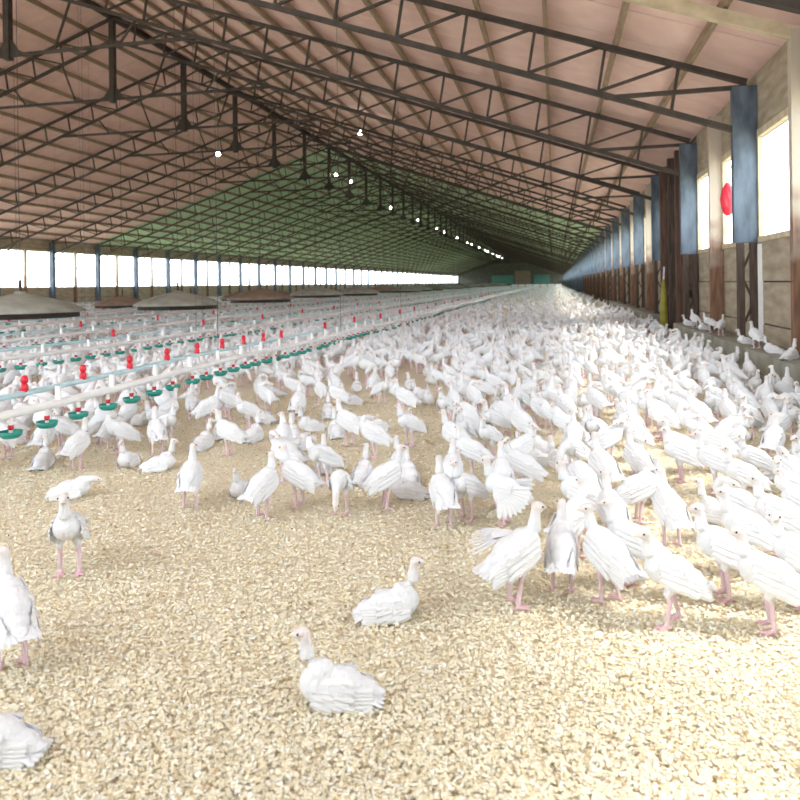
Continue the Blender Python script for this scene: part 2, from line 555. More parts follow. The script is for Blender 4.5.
for i in range(NT):
    yy = Y0 + BAY * i
    near = i < NEAR_BAYS
    if near:
        c = link('steel_column', colU, wall_right, (0, yy, 0))
        link('column_leg', legA, c)
        link('column_leg', legB, c)
        link('lacing', lac_me, c)
        if i == 2:
            link('white_stake', stub, c, (0.02, -0.16, 0))
    else:
        farR.box(RW - 0.35, RW - 0.01, yy - .07, yy + .07, 0, EAVE - 0.12)
    if i < 22:
        link('steel_column', colL, wall_left, (0, yy, 0))
        link('knee_brace', braceL, wall_left, (0, yy, 0))
    else:
        farL.box(LW + 0.02, LW + 0.30, yy - .11, yy + .11, 0, EAVE - 0.1)
    if i == NT - 1:
        break
    ym = yy + BAY / 2
    door_bay = (i == DOOR_BAY)
    # ---- right side
    if not door_bay:
        if near:
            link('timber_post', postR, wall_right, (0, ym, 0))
        else:
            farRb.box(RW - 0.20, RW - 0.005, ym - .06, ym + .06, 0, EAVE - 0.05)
        for a, b in ((yy, ym), (ym, yy + BAY)):
            if near and i < 9:
                panel_boards(wall_right, 1, a, b, 0.0, SILL_R, 3, M_BOARD, RW)
                panel_boards(wall_right, 1, a, b, HEAD_R + 0.12, EAVE + 0.08, 1, M_BOARD, RW)
        if not (near and i < 9):
            farRb.box(RW, RW + .05, yy, yy + BAY, 0.0, SILL_R)
            farRb.box(RW, RW + .05, yy, yy + BAY, HEAD_R + 0.1, EAVE + 0.08)
        if near:
            win_n += 1
            wn = empty('window_%d' % win_n, (RW, yy, SILL_R))
            tag(wn, 'open window bay in the board wall above the kerb', 'window', kind='structure')
            MB().box(-0.03, 0.07, 0.05, BAY - 0.05, -0.03, 0.05).build('window_sill', M_CREAM, wn)
            MB().box(-0.02, 0.07, 0.05, BAY - 0.05, HEAD_R - SILL_R, HEAD_R - SILL_R + 0.11).build('window_head', M_CREAM, wn)
            for yj in (0.09, BAY / 2 - 0.1, BAY / 2 + 0.1, BAY - 0.09):
                MB().box(-0.02, 0.05, yj - 0.03, yj + 0.03, 0.05, HEAD_R - SILL_R).build('window_jamb', M_CREAM, wn)
        else:
            farRb.box(RW - .03, RW + .07, yy, yy + BAY, SILL_R, SILL_R + .06)
    # ---- left side
    if i < 22:
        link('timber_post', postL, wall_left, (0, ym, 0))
        for a, b in ((yy, ym), (ym, yy + BAY)):
            if i >= 4:
                panel_boards(wall_left, -1, a, b, 0.0, SILL_L, 2, M_BOARD, LW)
            else:
                MB().box(LW - .05, LW, a, b, 0, SILL_L).build('board', M_BOARD, wall_left)
        MB().box(LW - .06, LW + .02, yy, yy + BAY, HEAD_L + 0.08, EAVE + 0.05).build('board', M_BOARD, wall_left)
        if 5 <= i:
            win_n += 1
            wn = empty('window_%d' % win_n, (LW, yy, SILL_L))
            tag(wn, 'open window bay in the far board wall beyond the brooder hoods', 'window', kind='structure')
            H = HEAD_L - SILL_L
            MB().box(-0.07, 0.04, 0.1, BAY - 0.1, -0.03, 0.05).build('window_sill', M_CREAM, wn)
            MB().box(-0.07, 0.03, 0.1, BAY - 0.1, H - 0.02, H + 0.09).build('window_head', M_CREAM, wn)
            MB().box(-0.03, 0.0, 0.1, BAY - 0.1, H * 0.55, H * 0.55 + 0.035).build('window_rail', M_HOOD, wn)
            for yj in (BAY * .25, BAY * .75):
                MB().box(-0.03, 0.0, yj - .02, yj + .02, 0.05, H).build('mullion', M_HOOD, wn)
    else:
        farLb.box(LW - .05, LW, yy, yy + BAY, 0, SILL_L)
        farLb.box(LW - .05, LW, yy, yy + BAY, HEAD_L, EAVE + .05)
        farLb.box(LW + .01, LW + .16, ym - .08, ym + .08, 0, HEAD_L + .1)
tag(farR.build('distant_columns', M_BLUE, wall_right), kind='stuff')
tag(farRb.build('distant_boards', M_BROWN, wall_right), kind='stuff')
tag(farL.build('distant_columns', M_BLUE, wall_left), kind='stuff')
tag(farLb.build('distant_boards', M_BOARD, wall_left), kind='stuff')

# boarded door in the right wall
yd0, yd1 = Y0 + BAY * DOOR_BAY + 0.2, Y0 + BAY * (DOOR_BAY + 1) - 0.2
door = empty('door_1', (RW - 0.1, yd0, 0))
tag(door, 'tall dark boarded barn door between the two kerbs', 'door', kind='structure')
npl = 13
pw = (yd1 - yd0) / npl
for q in range(npl):
    dx = rng.uniform(-0.02, 0.02)
    MB().box(dx, 0.05 + dx, q * pw + 0.012, (q + 1) * pw - 0.012, 0.02, EAVE - 0.15).build('plank', M_DARK if q % 3 else M_DOOR, door)
for z in (0.9, 2.2, 3.4):
    MB().box(-0.09, -0.02, 0.0, yd1 - yd0, z, z + 0.14).build('ledge_batten', M_DARK, door)
for q, dy in enumerate((0.55, 1.6, 2.9)):
    MB().box(-0.22, -0.06, dy, dy + 0.16, 0.0, EAVE - 0.1).build('door_post', M_DOOR if q != 1 else M_DARK, door)

# yellow-green sack pole leaning beside the door
ysp = Y0 + BAY * DOOR_BAY + 2.6
yp = empty('folded_tarpaulin', (RW - 0.34, ysp, 0), 0)
tag(yp, 'narrow yellow-green folded tarpaulin propped against the dark door', 'tarpaulin')
MB().lathe([(0.001, 0.0), (0.085, 0.0), (0.095, 0.3), (0.085, 0.7), (0.07, 1.05), (0.03, 1.3), (0.001, 1.32)], 9).build('wrap', M_YELLOW, yp)
MB().tube([(0, 0, 1.2), (0.02, 0, 1.62)], 0.022, 6).build('pole', M_PIPE, yp)

# kerbs along the right wall
KX, KH = 2.46, 0.37


def kerb(n, y0, y1, lab):
    k_ = empty('trim_%d' % n, (0, y0, 0))
    tag(k_, lab, 'kerb', kind='structure')
    L = y1 - y0
    c = max(1, round(L / 1.14))
    for q in range(c):
        a, b = q * L / c, (q + 1) * L / c
        MB().box(KX, RW - 0.36, a + 0.006, b - 0.006, 0.12, KH + rng.uniform(-.006, .006)).build('block', M_CONC, k_)
        MB().box(KX - 0.025, RW - 0.36, a + 0.006, b - 0.006, -0.02, 0.115).build('plinth_block', M_CONC, k_)
    MB().box(RW - 0.36, RW, 0, L, -0.02, KH - 0.01).build('ledge', M_CONC, k_)


kerb(1, YC0 + 0.5, Y0 + BAY * DOOR_BAY - 0.1, 'grey concrete block kerb under the large bright windows')
kerb(2, Y0 + BAY * (DOOR_BAY + 1) - 0.3, Y0 + BAY * (DOOR_BAY + 4), 'grey concrete block kerb beyond the dark boarded door')

# added wall, shaped to block low skylight and shade the kerb, behind the photographer
wf = MB().box(LW, RW, YC0, YC0 + 0.12, 0.0, 2.4).box(-1.5, RW, YC0, YC0 + 0.12, 2.4, EAVE + 0.08).build('sky_blocker_wall', M_BOARD)
tag(wf, 'added light-blocking board wall behind the photographer', 'wall', kind='structure')

# far end wall
we_ = empty('wall_end')
tag(we_, 'distant end wall of the barn under the gable', 'wall', kind='structure')
MB().add([(LW, Y_END, 0), (RW, Y_END, 0), (RW, Y_END, EAVE + .1), (RX, Y_END, RIDGE + .1), (LW, Y_END, EAVE + .1),
          (LW, Y_END + .1, 0), (RW, Y_END + .1, 0), (RW, Y_END + .1, EAVE + .1), (RX, Y_END + .1, RIDGE + .1), (LW, Y_END + .1, EAVE + .1)],
         [(0, 1, 2, 3, 4), (9, 8, 7, 6, 5), (0, 5, 6, 1), (1, 6, 7, 2), (2, 7, 8, 3), (3, 8, 9, 4), (4, 9, 5, 0)]).build('gable_wall', M_TRUNK, we_)
for a, b in ((-20, -13), (-6.5, -1.5)):
    MB().box(a, b, Y_END - 0.1, Y_END - 0.02, 0.8, 3.6).build('tarpaulin_panel', M_CURTAIN, we_)
MB().box(-12.6, -7.6, Y_END - 0.14, Y_END - 0.02, 0.0, 5.0).build('sliding_door', M_HOODB, we_)
cf = tag(empty('cross_fence', (0, 150, 0)), 'pale low cross fence in the far distance of the barn', 'fence')
MB().box(-9, 1.5, -.03, .03, 0.55, 0.85).build('fence_panel', M_PIPE, cf)
for q in range(8):
    MB().box(-9 + 1.5 * q - .05, -9 + 1.5 * q + .05, -.1, .0, 0, 1.0).build('fence_post', M_STEEL, cf)

# ------------------------------------------------------------------ red bundle hung on the window post
rb = empty('red_bundle', (RW - 0.10, 12.93, 2.65))
tag(rb, 'red fuzzy plastic bundle hanging on the window post', 'bundle')
bm = bmesh.new()
bmesh.ops.create_icosphere(bm, subdivisions=3, radius=1)
for v in bm.verts:
    n_ = 1 + 0.13 * math.sin(9 * v.co.x + 5 * v.co.z) * math.cos(8 * v.co.y - 4 * v.co.z)
    t_ = 1.0 - 0.25 * max(0, v.co.z)
    v.co = Vector((v.co.x * 0.12 * n_ * t_, v.co.y * 0.085 * n_ * t_, v.co.z * 0.29 + 0.0))
me = bpy.data.meshes.new('bundle')
bm.to_mesh(me)
bm.free()
me.materials.append(M_RED)
link('bundle', me, rb)
MB().tube([(0, 0, .25), (0.05, 0.02, .5), (0.11, 0.02, .74)], 0.008, 5).build('hanging_loop', M_RED, rb)

# ------------------------------------------------------------------ brooder hoods
hood_prof = [(0.0, 0.36), (0.09, 0.36), (0.12, 0.31), (0.32, 0.275), (0.62, 0.20), (0.92, 0.10), (1.14, 0.0), (1.17, -0.045), (1.15, -0.05), (1.11, -0.01), (0.9, 0.075), (0.6, 0.165), (0.3, 0.235), (0.0, 0.28)]
hood_me = {m.name: MB().lathe(hood_prof, 28).mesh('canopy', m, True) for m in (M_HOOD, M_HOODB)}
burn_me = MB().lathe([(0.0, 0.02), (0.16, 0.02), (0.2, 0.12), (0.16, 0.3), (0.0, 0.32)], 12).mesh('burner', M_STEEL)
skirt_me = MB().lathe([(1.04, 0.02), (1.05, -0.15), (1.02, -0.15), (1.01, 0.02)], 28).mesh('shade_ring', M_STEEL, True)  # dark ring added in place of the shade under the canopy
ring_me = MB().tube([(0, 0, .34), (0, 0, .58)], 0.03, 8).mesh('hanger', M_STEEL)
HX = -10.0
for i in range(22):
    yy = 11.7 + 5.75 * i
    h = empty('brooder_hood', (HX + rng.uniform(-.15, .15), yy, 0.88 + rng.uniform(-.05, .05)))
    if i < 9:
        tag(h, 'wide shallow %s brooder hood, %s from the camera in its row' % ('grey' if i % 3 != 2 else 'brown', ORD[i]), 'brooder hood', 'brooder hoods hung over the flock')
    else:
        tag(h, 'wide shallow brooder hood far down the hanging row', 'brooder hood', 'far brooder hoods')
    link('canopy', hood_me[(M_HOOD if i % 3 != 2 else M_HOODB).name], h)
    link('burner', burn_me, h)
    link('shade_ring', skirt_me, h)
    link('hanger', ring_me, h)
    MB().tube([(0, 0, .57), (0, 0, roof_z(h.location.x) - h.location.z + 0.1)], 0.008, 4).build('cable', M_CORD, h)
for i in range(14):   # second row of hoods nearer the far wall
    yy = 14.3 + 5.75 * i
    h = empty('brooder_hood', (-17.5 + rng.uniform(-.15, .15), yy, 0.62))
    tag(h, 'brown brooder hood in the second row towards the far wall', 'brooder hood', 'second row of brooder hoods')
    link('canopy', hood_me[M_HOODB.name], h)
    link('burner', burn_me, h)
    link('shade_ring', skirt_me, h)
    link('hanger', ring_me, h)
    MB().tube([(0, 0, .57), (0, 0, roof_z(h.location.x) - h.location.z + 0.1)], 0.008, 4).build('cable', M_CORD, h)

# ------------------------------------------------------------------ drinker lines
cup_me = MB().lathe([(0.0, 0.012), (0.05, 0.012), (0.062, 0.03), (0.066, 0.045), (0.072, 0.045), (0.068, 0.018), (0.05, 0.0), (0.0, 0.0)], 14).mesh('drinker_cup', M_CUP, True)
stem_me = MB().lathe([(0.0, 0.13), (0.013, 0.13), (0.013, 0.03), (0.0, 0.03)], 7).mesh('stem', M_PIPE)
nip_me = MB().lathe([(0.0, 0.085), (0.017, 0.083), (0.02, 0.066), (0.014, 0.052), (0.0, 0.05)], 8).mesh('nipple', M_RED)
stand_me = MB().lathe([(0.0, 0.15), (0.02, 0.15), (0.022, 0.0), (0.0, 0.0)], 8).mesh('saddle', M_PIPE)
reg_me = MB().lathe([(0.0, 0.125), (0.018, 0.12), (0.028, 0.09), (0.023, 0.07), (0.016, 0.066), (0.027, 0.05), (0.027, 0.016), (0.016, 0.0), (0.0, 0.0)], 9).mesh('regulator', M_RED, True)
LINES = [-3.55, -6.3, -8.55, -12.0, -15.0, -20.0, -24.0]
names = ['nearest', 'second', 'third', 'fourth', 'fifth', 'sixth', 'seventh']
for li, lx in enumerate(LINES):
    y0, y1 = (3.2, 150.0) if li == 0 else (4.0 + 2.2 * li, 150.0)
    ln = empty('drinker_line', (lx, 0, 0))
    tag(ln, '%s white drinker pipe line with green cups counted from the bare litter' % names[li], 'drinker line', 'drinker lines down the barn')
    zf = lambda y: 0.455 + 0.012 * math.sin(y * 1.15 + li) + 0.01 * math.sin(y * 0.31)
    xf = lambda y: 0.035 * math.sin(y * 0.42 + li * 2) + 0.02 * math.sin(y * 1.3)
    yy_ = np.concatenate([np.arange(y0, 40, 0.5), np.arange(40, y1, 4.0)])
    MB().tube([(xf(y), y, zf(y)) for y in yy_], 0.03, 8).build('pipe', M_PIPE, ln, True)
    MB().tube([(xf(y) - 0.17, y, zf(y) + 0.085) for y in yy_], 0.022, 7).build('supply_pipe', M_PIPE2, ln, True)
    far = MB()
    sp = 0.33
    ncup = int((y1 - y0) / sp)
    lim = (70, 34, 14, 0, 0, 0, 0)[li]
    for q in range(ncup):
        y = y0 + sp * (q + 0.4) + rng.uniform(-.03, .03)
        if y > 40 or (y > 14 and q % 2):
            continue
        z = zf(y) - 0.15
        if q < lim:
            c = link('drinker_cup', cup_me, ln, (xf(y) + 0.02, y, z))
            link('stem', stem_me, c)
            link('nipple', nip_me, c)
        else:
            far.lathe([(0.0, 0.0), (0.06, 0.012), (0.07, 0.045), (0.0, 0.035)], 6, (xf(y), y, z))
    tag(far.build('distant_cups', M_CUP, ln), kind='stuff')
    farr, fars = MB(), MB()
    y, q = y0 + 0.5, 0
    while y < 90:
        if q < (26, 16, 10, 6, 0, 0, 0)[li]:
            link('saddle', stand_me, ln, (xf(y), y + 0.13, zf(y) - 0.03))
            if (li == 0 and q < 9) or q % 3 == 0:
                link('regulator', reg_me, ln, (xf(y) - 0.17, y, zf(y) + 0.09))
        else:
            fars.lathe([(0.02, 0.0), (0.02, 0.15), (0, 0.15)], 5, (xf(y), y + .13, zf(y) - .03))
            if y < 45 and q % 3 == 0:
                farr.lathe([(0.015, 0.0), (0.026, 0.045), (0.022, 0.09), (0, 0.11)], 5, (xf(y) - .17, y, zf(y) + .09))
        y += 0.62 if li == 0 else 0.9
        q += 1
    if fars.v:
        tag(fars.build('distant_saddles', M_PIPE, ln), kind='stuff')
        tag(farr.build('distant_regulators', M_RED, ln), kind='stuff')
    for q in range(1, 9):
        y = Y0 + BAY * q * 1.0
        if y > y0:
            MB().tube([(xf(y), y, zf(y)), (xf(y), y, roof_z(lx) - CH_B)], 0.0035, 4).build('suspension_cord', M_CORD, ln)

# ------------------------------------------------------------------ pendant bulbs
bulb_me = MB().lathe([(0.0, 0.0), (0.05, 0.012), (0.075, 0.05), (0.07, 0.10), (0.04, 0.15), (0.03, 0.17), (0.0, 0.17)], 12).mesh('bulb', M_BULB, True)
sock_me = MB().lathe([(0.0, 0.26), (0.035, 0.25), (0.04, 0.17), (0.0, 0.165)], 8).mesh('socket', M_STEEL)
spots = [(RX + .4, 27.2, 6.75), (-7.2, 26.0, 7.0), (RX + .4, 43.5, 8.3), (RX + .4, 47, 8.35)]
spots += [(RX + 0.4, 59 + 10 * q + (q % 3) * 2.2, 7.75) for q in range(14)]
for i, (x, y, z) in enumerate(spots):
    p = empty('pendant_bulb', (x, y, z))
    if i < 4:
        lab = ['small lit bulb hanging below the trusses above the brooder hoods', 'small lit bulb hanging under the near sloping truss chords',
               'lit bulb at the start of the green ceiling', 'twin lit bulb close behind another at the green ceiling'][i]
        tag(p, lab, 'light bulb', 'pendant bulbs')
    else:
        tag(p, 'lit bulb in the receding row under the ridge', 'light bulb', 'row of ridge bulbs')
    link('bulb', bulb_me, p)
    link('socket', sock_me, p)
    MB().tube([(0, 0, .25), (0, 0, roof_z(x) - z + 0.1)], 0.006, 4).build('cord', M_CORD, p)


# ------------------------------------------------------------------ turkeys
WHITE, HEADC, LEG, FOOT, BEAK, NECK = (0.75, 0.765, 0.79), (0.73, 0.675, 0.655), (0.73, 0.55, 0.60), (0.68, 0.43, 0.47), (0.76, 0.69, 0.57), (0.73, 0.71, 0.715)


def ell(c, r, pitch=0.0, colr=WHITE):
    return ('e', Vector(c), Vector(r), pitch, colr)


def cap(pts, rs, colr):
    return ('c', [Vector(p) for p in pts], list(rs), colr)


def turkey_prims(pose):
    """body faces +X, feet at z = 0"""
    P = []
    dz = 0.0
    sit = pose.startswith('sit')
    if sit:
        dz = -0.128
        P += [ell((0.055, 0, 0.196 + dz), (0.078, 0.07, 0.066), -0.3), ell((-0.015, 0, 0.190 + dz), (0.096, 0.076, 0.064), -0.12),
              ell((-0.09, 0, 0.172 + dz), (0.065, 0.052, 0.040), 0.1), ell((-0.135, 0, 0.162 + dz), (0.045, 0.036, 0.016), 0.1)]
        for s in (1, -1):
            P.append(cap([(0.05, s * .045, 0.016), (0.075, s * .05, 0.010)], (0.013, 0.007), LEG))
    else:
        P += [ell((0.052, 0, 0.238), (0.070, 0.062, 0.068), -0.4), ell((-0.008, 0, 0.219), (0.092, 0.068, 0.064), -0.36),
              ell((-0.072, 0, 0.193), (0.062, 0.047, 0.040), -0.38), ell((-0.115, 0, 0.177), (0.05, 0.033, 0.015), -0.35)]
        lift = {'walk': (0.05, -0.045)}.get(pose, (0.006, -0.008))
        for s, l in ((1, lift[0]), (-1, lift[1])):
            kx = 0.022 + l * 0.5
            fx = 0.0 + l
            P.append(cap([(0.0, s * .034, 0.192), (kx, s * .038, 0.142)], (0.038, 0.017), WHITE))
            P.append(cap([(kx, s * .038, 0.145), (kx - 0.012, s * .039, 0.105), (fx, s * .041, 0.012)], (0.0135, 0.0115, 0.0105), LEG))
            for a, L in ((0.5, .045), (0.0, .055), (-0.5, .045), (math.pi, .022)):
                P.append(cap([(fx, s * .041, 0.010), (fx + L * math.cos(a), s * .041 + L * math.sin(a), 0.006)], (0.0085, 0.006), FOOT))
    up = (0.10, 0, 0.27 + dz)
    if pose in ('stand', 'walk', 'sit', 'fan', 'spread'):
        pts = [(0.075, 0, 0.255 + dz), (0.102, 0, 0.295 + dz), (0.106, 0, 0.335 + dz), (0.112, 0, 0.368 + dz)]
        hd, yawh = Vector((0.12, 0, 0.378 + dz)), 0.0
    elif pose in ('look', 'sit_look'):
        pts = [(0.075, 0, 0.255 + dz), (0.104, 0.004, 0.295 + dz), (0.108, 0.008, 0.335 + dz), (0.110, 0.012, 0.362 + dz)]
        hd, yawh = Vector((0.112, 0.018, 0.372 + dz)), 1.15
    elif pose == 'peck':
        pts = [(0.085, 0, 0.245), (0.14, 0, 0.235), (0.175, 0, 0.19), (0.19, 0, 0.14)]
        hd, yawh = Vector((0.20, 0, 0.12)), 0.0
    elif pose == 'preen':
        pts = [(0.075, 0, 0.255), (0.112, 0.01, 0.295), (0.10, 0.04, 0.335), (0.06, 0.06, 0.34)]
        hd, yawh = Vector((0.035, 0.07, 0.325)), 2.6
    elif pose == 'sit_low':
        pts = [(0.08, 0, 0.235 + dz), (0.12, 0, 0.25 + dz), (0.15, 0, 0.255 + dz), (0.168, 0, 0.25 + dz)]
        hd, yawh = Vector((0.178, 0, 0.248 + dz)), 0.0
    P.append(cap([Vector(pts[0]) - Vector((0.02, 0, 0.02))] + pts[:3], (0.058, 0.05, 0.031, 0.0235), WHITE))
    P.append(cap(pts[2:], (0.0235, 0.0205), NECK))
    f = Vector((math.cos(yawh), math.sin(yawh), -0.12))
    if pose == 'peck':
        f = Vector((0.5, 0, -0.85))
    P.append(cap([hd - f * 0.006, hd + f * 0.014], (0.0245, 0.0205), HEADC))
    P.append(cap([hd + f * 0.026, hd + f * 0.046 + Vector((0, 0, -0.005))], (0.0115, 0.005), BEAK))
    side = Vector((-f.y, f.x, 0)).normalized()
    eyes = [hd + f * 0.012 + side * s * 0.0205 + Vector((0, 0, 0.005)) for s in (1, -1)]
    return P, eyes


def prim_mesh(P, seg=14):
    m = MB()
    for p in P:
        if p[0] == 'e':
            _, c, r, pit, _c = p
            rot = Matrix.Rotation(pit, 3, 'Y')
            o = len(m.v)
            nr = seg // 2
            for i in range(nr + 1):
                th = math.pi * i / nr
                for k in range(seg):
                    ph = math.tau * k / seg
                    m.v.append(tuple(c + rot @ Vector((r.x * math.cos(th), r.y * math.sin(th) * math.cos(ph), r.z * math.sin(th) * math.sin(ph)))))
            for i in range(nr):
                for k in range(seg):
                    a, b = o + i * seg + k, o + i * seg + (k + 1) % seg
                    m.f.append((a, b, b + seg, a + seg))
        else:
            _, pts, rs, _c = p
            d0 = (pts[1] - pts[0]).normalized()
            d1 = (pts[-1] - pts[-2]).normalized()
            q = [pts[0] - d0 * rs[0], pts[0] - d0 * rs[0] * .6] + pts + [pts[-1] + d1 * rs[-1] * .6, pts[-1] + d1 * rs[-1]]
            rr = [rs[0] * .05, rs[0] * .8] + rs + [rs[-1] * .8, rs[-1] * .05]
            m.tube(q, rr, 8)
    return m


def tint_of(P, v):
    """colour of the nearest body region for every vertex"""
    best = np.full(len(v), 1e9)
    out = np.zeros((len(v), 3))
    for p in P:
        if p[0] == 'e':
            _, c, r, pit, cl = p
            rot = np.array(Matrix.Rotation(-pit, 3, 'Y'))
            q = (v - np.array(c)) @ rot.T
            d = (np.linalg.norm(q / np.array(r), axis=1) - 1) * min(r)
        else:
            _, pts, rs, cl = p
            d = np.full(len(v), 1e9)
            for i in range(len(pts) - 1):
                a, b = np.array(pts[i]), np.array(pts[i + 1])
                ab = b - a
                t = np.clip(((v - a) @ ab) / (ab @ ab), 0, 1)
                d = np.minimum(d, np.linalg.norm(v - (a + t[:, None] * ab), axis=1) - (rs[i] + t * (rs[i + 1] - rs[i])))
        k = d < best
        best[k] = d[k]
        out[k] = cl
    return out


def body_meshes(pose):
    P, eyes = turkey_prims(pose)
    tmp = link('tmp_body', prim_mesh(P).mesh('tmp', M_FEATHER))
    rm = tmp.modifiers.new('r', 'REMESH')
    rm.mode = 'VOXEL'
    rm.voxel_size = 0.0055
    sm = tmp.modifiers.new('s', 'SMOOTH')
    sm.factor = 0.5
    sm.iterations = 7
    dc = tmp.modifiers.new('d', 'DECIMATE')
    out = []
    for ratio in (0.32, 0.085, 0.022, 0.0095):
        dc.ratio = ratio
        bpy.context.view_layer.update()
        dg = bpy.context.evaluated_depsgraph_get()
        ev = tmp.evaluated_get(dg)
        m2 = ev.to_mesh()
        m2.calc_loop_triangles()
        n = len(m2.vertices)
        v = np.empty(n * 3, dtype=np.float32)
        m2.vertices.foreach_get('co', v)
        v = v.reshape(-1, 3)
        tr = np.empty(len(m2.loop_triangles) * 3, dtype=np.int32)
        m2.loop_triangles.foreach_get('vertices', tr)
        tr = tr.reshape(-1, 3)
        ev.to_mesh_clear()
        v = v.astype(np.float64)
        out.append((v, tr, tint_of(P, v)))
    bpy.data.objects.remove(tmp)
    return out, eyes


def blade(m, a, b, wd, nrm, th=0.004):
    a, b, nrm = Vector(a), Vector(b), Vector(nrm).normalized()
    d = b - a
    s = d.cross(nrm).normalized()
    nn = nrm * th * 0.65
    L = [a - s * wd * .35, a + d * .55 - s * wd * .5, a + d * .9 - s * wd * .36, b, a + d * .9 + s * wd * .36, a + d * .55 + s * wd * .5, a + s * wd * .35]
    top = [a + nn, a + d * .55 + nn * 1.6, a + d * .9 + nn]
    bot = [a - nn, a + d * .55 - nn, a + d * .9 - nn]
    v = L + top + bot
    f = []
    for T, flip in ((7, False), (10, True)):
        q = [(0, 1, T + 1, T), (1, 2, T + 2, T + 1), (2, 3, T + 2), (3, 4, T + 2), (4, 5, T + 1, T + 2), (5, 6, T, T + 1), (6, 0, T)]
        f += [tuple(reversed(x)) if flip else x for x in q]
    m.add(v, f)


def wing_mesh(sit, s, mode='fold'):
    """one wing; s = +1 left side, -1 right side"""
    dz = -0.128 if sit else 0.006
    m = MB()
    if mode == 'fold':
        k = 0.0 if sit else 0.62
        # shoulder coverts: overlapping short feathers, then long flight feathers to the tail
        for r in range(3):
            for q in range(4):
                x0 = 0.085 - 0.042 * r
                z0 = 0.272 - 0.022 * q - (0.028 * r) * k + dz - (0.0 if k else 0.045)
                yy = s * (0.047 + 0.010 * min(q, 2) + 0.003 * r)
                blade(m, (x0, yy, z0), (x0 - 0.075, s * (0.061 + 0.0045 * q), z0 - 0.035 * k - 0.006 * q - 0.006), 0.034, (0.1, s, 0.45 - 0.18 * q), 0.006)
        for q in range(6):
            z0 = 0.228 - 0.016 * q + dz - (0 if k else 0.022)
            x0 = -0.015 - 0.008 * q
            blade(m, (x0, s * (0.069 - 0.001 * q), z0), (x0 - 0.125 + 0.008 * q, s * (0.042 + 0.004 * q), z0 - 0.062 * k - 0.018 + 0.004 * q), 0.03, (-0.1, s, 0.5 - 0.1 * q), 0.005)
    elif mode == 'fan':
        for q in range(10):
            a = R(172 + 11 * q)
            blade(m, (0.02, s * (0.075 + .002 * q), 0.225), (0.02 + 0.185 * math.cos(a), s * (0.095 + .004 * q), 0.225 + 0.185 * math.sin(a) * 0.85), 0.036, (0, s, 0.15), 0.004)
        for q in range(5):
            a = R(180 + 20 * q)
            blade(m, (0.05, s * .075, 0.24), (0.05 + 0.1 * math.cos(a), s * 0.1, 0.24 + 0.09 * math.sin(a)), 0.045, (0, s, 0.2), 0.006)
    else:  # spread out to the side
        for q in range(9):
            a = R(100 + 9 * q)
            blade(m, (0.045 - 0.006 * q, s * (0.06 + 0.006 * (8 - q)), 0.262), (0.045 + 0.21 * math.cos(a) * 0.9, s * (0.06 + 0.21 * math.sin(a)), 0.262 - 0.035 - 0.004 * q), 0.042, (0, 0.2 * s, 1), 0.004)
        for q in range(5):
            a = R(110 + 14 * q)
            blade(m, (0.06, s * .05, 0.268), (0.05 + 0.11 * math.cos(a), s * (0.06 + 0.10 * math.sin(a)), 0.255), 0.05, (0, 0.2 * s, 1), 0.007)
    return m.mesh('wing', M_WING, False)


def tail_mesh(sit):
    m = MB()
    dz = -0.128 if sit else 0.006
    for q in range(-3, 4):
        a = q * 0.17
        if sit:
            blade(m, (-0.095, 0.010 * q, 0.172 + dz), (-0.095 - 0.085 * math.cos(a), 0.010 * q + 0.09 * math.sin(a) * .7, 0.15 + dz - 0.003 * abs(q)), 0.03, (-.1, 0, 1))
        else:
            blade(m, (-0.085, 0.009 * q, 0.193), (-0.085 - 0.088 * math.cos(a), 0.009 * q + 0.09 * math.sin(a) * .7, 0.158 - 0.003 * abs(q)), 0.03, (-.45, 0, 1))
    return m.mesh('tail', M_WING, False)


POSES = ['stand', 'look', 'walk', 'peck', 'preen', 'sit', 'sit_look', 'sit_low']
LOD, EYES = {}, {}
for ps in POSES:
    LOD[ps], EYES[ps] = body_meshes(ps)
BODY = {(ps, l): raw_mesh('turkey', *LOD[ps][l], M_FEATHER, True) for ps in POSES for l in (0, 1)}
WINGS = {(sit, s, 'fold'): wing_mesh(sit, s) for sit in (False, True) for s in (1, -1)}
for md in ('fan', 'spread'):
    for s in (1, -1):
        WINGS[False, s, md] = wing_mesh(False, s, md)
TAILS = {False: tail_mesh(False), True: tail_mesh(True)}
bm = bmesh.new()
bmesh.ops.create_icosphere(bm, subdivisions=1, radius=0.0048)
eye_me = bpy.data.meshes.new('eye')
bm.to_mesh(eye_me)
bm.free()
eye_me.materials.append(M_EYE)

placed = []        # (x, y) of every bird so far
n_things = 0


def turkey(p, heading, pose, label, group=None, parts=True, scale=None, wing=('fold', 'fold')):
    """heading: 0 faces right in the picture, 90 away from the camera"""
    global n_things
    n_things += 1
    base = {'fan': 'stand', 'spread': 'stand'}.get(pose, pose)
    sit = base.startswith('sit')
    o = link('turkey', BODY[base, 0 if parts else 1], None, p, R(heading) + YAW)
    s = (scale or rng.uniform(0.95, 1.06)) * (0.82 if sit else 0.885)
    o.scale = (s, s * (1 if rng.random() < .5 else -1) if (base in ('look', 'sit_look', 'preen') and scale is None) else s, s)
    tag(o, label, 'turkey', group)
    if parts:
        link('wing', WINGS[sit, 1, wing[0]], o)
        link('wing', WINGS[sit, -1, wing[1]], o)
        link('tail', TAILS[sit], o)
        for e in EYES[base]:
            link('eye', eye_me, o, e)
    placed.append((p[0], p[1]))
    return o


